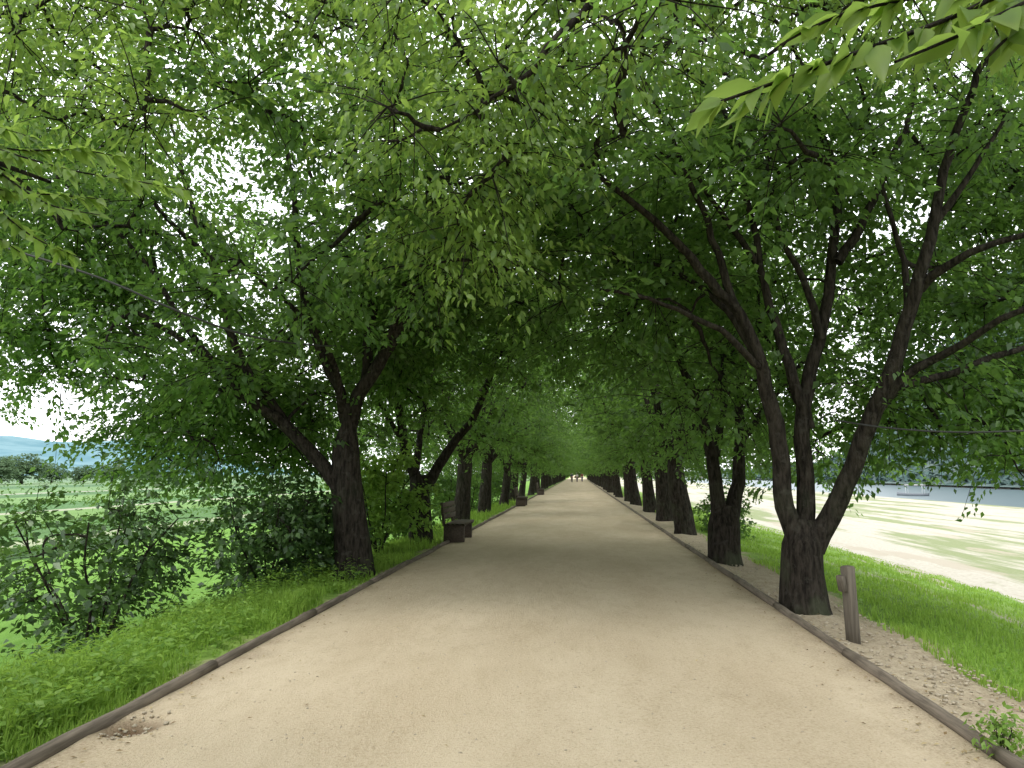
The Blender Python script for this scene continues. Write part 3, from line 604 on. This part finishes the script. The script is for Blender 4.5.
for i,(y,lab) in enumerate(((18.2,'dark wooden bench with backrest at the path edge beside the second left tree'),(37.5,'dark bench further down the left edge, second bench along the path'),(57,'tiny far bench on the left edge, third bench along the path'))):
    o=bench if i==0 else copy_tree(bench); o.location=(-2.90 if i==0 else -2.80,y,-.03); tag(o,lab,'bench','benches along the left edge')
# ------------------------------------------------------------------ short post on the right
pb=P(853,633,8.0); pb[2]=gz(pb[0])-.02
root=empty('marker_post',pb,'short weathered squared wooden post on the right shoulder near the first right tree','post',None,.35)
a=Acc(); a.box(-.055,.055,-.052,.052,-.15,.75,Euler((0,-.035,0)),(0,0,0),b=.012); link('shaft',a.mesh('shaft'),POSTW,root)
a=Acc(); a.box(-.13,-.083,-.05,.045,.50,.66,Euler((0,-.16,0)),(-.1,0,.58),b=.008); link('rail_stub',a.mesh('rail_stub'),POSTW,root)
# ------------------------------------------------------------------ cables
CAB=plain('cable_sheath',(.05,.05,.05),.6)
def cable(pts,label,r=.009):
    q,rr_=catmull(pts,[r]*len(pts),.2); a=Acc(); tube(a,q,rr_,6); o=link('overhead_cable',a.mesh('overhead_cable',True),CAB); tag(o,label,'cable')
cable(pxl([(-160,195,6.2),(0,246,6.3),(100,278,6.5),(180,312,6.9),(250,336,7.8),(310,345,9.8),(345,346,12.2)]),'thin cable sagging from the left edge to the first left tree',.011)
cable(pxl([(835,420,9.35),(880,427,8.9),(950,432,8.5),(1040,430,8.2),(1200,420,8)]),'thin cable running from the first right tree to the right edge',.010)
# ------------------------------------------------------------------ far trees across the field
rng=np.random.default_rng(70); ft=bpy.data.objects.new('field_tree',None); COL.objects.link(ft)
at=[]
while len(at)<70:
    d=rng.normal(size=3); d/=np.linalg.norm(d); d*=rng.random()**.35; at.append((d[0]*4.2+d[2]*.8,d[1]*4.2,4.6+d[2]*4.4))
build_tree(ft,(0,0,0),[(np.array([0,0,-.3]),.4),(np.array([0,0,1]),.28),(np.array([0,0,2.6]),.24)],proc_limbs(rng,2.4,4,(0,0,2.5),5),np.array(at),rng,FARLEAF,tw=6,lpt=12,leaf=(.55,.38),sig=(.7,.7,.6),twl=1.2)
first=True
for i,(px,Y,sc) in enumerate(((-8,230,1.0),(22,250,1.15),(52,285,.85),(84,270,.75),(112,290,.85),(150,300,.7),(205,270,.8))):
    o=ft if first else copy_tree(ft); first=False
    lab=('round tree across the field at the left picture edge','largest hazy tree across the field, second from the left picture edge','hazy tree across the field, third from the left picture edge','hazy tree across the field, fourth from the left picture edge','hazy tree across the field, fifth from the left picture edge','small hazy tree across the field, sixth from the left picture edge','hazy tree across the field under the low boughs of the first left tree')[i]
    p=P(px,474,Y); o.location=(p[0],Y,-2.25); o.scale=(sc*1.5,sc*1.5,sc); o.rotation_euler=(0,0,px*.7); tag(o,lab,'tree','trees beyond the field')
# trees standing across the far end of the avenue
for x,y,sc,lab in ((-4.5,262,1.0,'left'),(0.2,268,1.15,'middle'),(4.6,260,1.05,'right')):
    o=copy_tree(protos[3]); o.location=(x,y,-.4); o.rotation_euler=(0,0,x); o.scale=(sc,sc,sc); tag(o,'tree closing the far end of the avenue, %s of the three'%lab,'tree','trees closing the avenue')
    s_=shrub((x,y-3,-.1),3.2,4.0,60,int(y),'bush closing the far end of the avenue, %s of the three'%lab,LEAF,leaf=(.34,.24),lpt=22)
# ------------------------------------------------------------------ boat on the river
bp=P(912,474,150); root=empty('river_boat',(bp[0],150,-2.62),'small flat boat with white canopy moored on the river at the right','boat',None,.9)
secs=[(-2.6,.75,.55),(-1.5,.95,.45),(0,1.0,.42),(1.5,.85,.48),(2.5,.35,.65),(2.9,.05,.75)]; V=[]
for y,w,h in secs: V+= [(-w,y,h),(-w*.75,y,-.15),(w*.75,y,-.15),(w,y,h)]
Fq=[]
for i in range(5):
    for j in range(3): Fq.append((i*4+j,i*4+j+1,i*4+j+5,i*4+j+4))
    Fq.append((i*4+3,i*4,i*4+4,i*4+7))
Fq+=[(0,3,2,1),(20,21,22,23)]
link('hull',mesh_np('hull',V,Fq),plain('boat_paint',(.16,.18,.2),.5),root)
WH=plain('white_canopy',(.75,.75,.75),.5); a=Acc(); a.box(-.95,.95,-2.0,1.3,2.0,2.1); link('canopy',a.mesh('canopy'),WH,root)
for x in (-.8,.8):
    for y in (-1.8,1.1): a=Acc(); a.box(x-.03,x+.03,y-.03,y+.03,.42,1.998); link('canopy_post',a.mesh('canopy_post'),WH,root)
# ------------------------------------------------------------------ people
SKIN=plain('skin',(.42,.27,.19),.6); HAIR=plain('hair',(.02,.016,.014),.6)
def skin_obj(name,vs,es,mat,parent,root_i=0,sub_=1):
    me=bpy.data.meshes.new(name); me.from_pydata([v[0] for v in vs],es,[]); o=bpy.data.objects.new(name,me); COL.objects.link(o)
    o.modifiers.new('skin','SKIN'); s=o.modifiers.new('sub','SUBSURF'); s.levels=sub_; s.render_levels=sub_
    for i,v in enumerate(vs):
        r=v[1]; r=r if isinstance(r,tuple) else (r,r); me.skin_vertices[0].data[i].radius=r; me.skin_vertices[0].data[i].use_root=(i==root_i)
    bpy.context.view_layer.update(); dg=bpy.context.evaluated_depsgraph_get(); nm=bpy.data.meshes.new_from_object(o.evaluated_get(dg)); o.modifiers.clear(); o.data=nm; nm.name=name
    for p_ in nm.polygons: p_.use_smooth=True
    nm.materials.clear(); nm.materials.append(mat); o.parent=parent; return o
def person(loc,rz,label,top,bot,step=.26,hgt=1.68):
    root=empty('person',loc,label,'person','people walking far down the path',rz); k=hgt/1.7
    vs=[((0,0,.93),(.13,.10)),((0,0,1.12),(.125,.095)),((0,0,1.34),(.155,.10)),((0,0,1.45),.06),((0,.01,1.53),.052),((0,.02,1.60),(.075,.09)),((0,.02,1.68),(.06,.075)),((0,.115,1.585),.012)]
    es=[(0,1),(1,2),(2,3),(3,4),(4,5),(5,6),(5,7)]
    def add(v,pa): vs.append(v); es.append((pa,len(vs)-1)); return len(vs)-1
    for s in (-1,1):
        f=s*step
        h=add(((s*.09,0,.86),.088),0); kn=add(((s*.095,f*.55+.03,.49),.058),h); an=add(((s*.095,f-(.06 if f<0 else 0),.10+(.05 if f<0 else 0)),.04),kn); add(((s*.10,f+.14,.035+(.0 if f>0 else .02)),.035),an)
        sh=add(((s*.17,0,1.40),.055),2); el=add(((s*.215,-f*.35,1.13),.042),sh); wr=add(((s*.215,-f*.75+.05,.90),.028),el); pm=add(((s*.213,-f*.85+.06,.83),(.018,.034)),wr)
        for q in range(4): m_=add(((s*.21,-f*.85+.035+q*.019,.775-(.004*abs(q-1.5))),.008),pm); add(((s*.205,-f*.85+.04+q*.018,.735-(.004*abs(q-1.5))),.007),m_)
        add(((s*.20,-f*.85+.115,.80),.009),pm)
    vs=[((v[0][0]*k,v[0][1]*k,v[0][2]*k),v[1]) for v in vs]
    skin_obj('body',vs,es,SKIN,root)
    g=.014; tv=[(vs[i][0],tuple(x+g for x in (vs[i][1] if isinstance(vs[i][1],tuple) else (vs[i][1],)*2))) for i in (0,1,2)]; te=[(0,1),(1,2)]
    tr=[(vs[0][0],(.145,.115))]; tre=[]
    n=8; per=4+4+8+1
    for s in range(2):
        o=n+s*per; b0=len(tv); tv+=[(vs[o+4][0],.068),(vs[o+5][0],.056)]; te+=[(2,b0),(b0,b0+1)]
        c0=len(tr); tr+=[(vs[o][0],.10),(vs[o+1][0],.072),(vs[o+2][0],.056)]; tre+=[(0,c0),(c0,c0+1),(c0+1,c0+2)]
    skin_obj('shirt',tv,te,top,root); skin_obj('trousers',tr,tre,bot,root)
    skin_obj('hair',[((0,-.015*k,1.58*k),(.078,.085)),((0,.005*k,1.70*k),(.068,.08))],[(0,1)],HAIR,root)
person((-1.0,128,.03),.05,'distant walker in dark clothing on the left of the group on the path',plain('cloth_navy',(.05,.06,.09)),plain('cloth_black',(.03,.03,.03)))
person((-.1,131,.03),-.1,'distant walker in a pale top in the middle of the group on the path',plain('cloth_pale',(.5,.48,.46)),plain('cloth_grey',(.08,.08,.09)),-.24,1.62)
person((.8,138,.03),.1,'distant walker in a reddish top on the right of the group on the path',plain('cloth_red',(.25,.07,.06)),plain('cloth_blue',(.05,.07,.14)),.24,1.7)
# ------------------------------------------------------------------ light
EL,AZ=62,215
w=bpy.data.worlds.new('World'); S.world=w; w.use_nodes=True; nt=w.node_tree; nt.nodes.clear()
sky=nt.nodes.new('ShaderNodeTexSky'); sky.sky_type='NISHITA'; sky.sun_disc=False; sky.sun_elevation=R(EL); sky.sun_rotation=R(AZ); sky.dust_density=3; sky.air_density=1.2
mx=nt.nodes.new('ShaderNodeMix'); mx.data_type='RGBA'; mx.inputs[0].default_value=.75; nt.links.new(sky.outputs[0],mx.inputs[6]); mx.inputs[7].default_value=(22.6,23.1,23.6,1)
bg=nt.nodes.new('ShaderNodeBackground'); bg.inputs[1].default_value=.15; nt.links.new(mx.outputs[2],bg.inputs[0]); wo=nt.nodes.new('ShaderNodeOutputWorld'); nt.links.new(bg.outputs[0],wo.inputs[0])
sl=bpy.data.lights.new('sun','SUN'); sl.energy=1.4; sl.angle=R(15); sl.color=(1,.96,.9); so=bpy.data.objects.new('sun',sl); COL.objects.link(so)
d=Vector((math.sin(R(AZ))*math.cos(R(EL)),math.cos(R(AZ))*math.cos(R(EL)),math.sin(R(EL)))); so.rotation_euler=d.to_track_quat('Z','Y').to_euler(); so.location=(0,0,40)
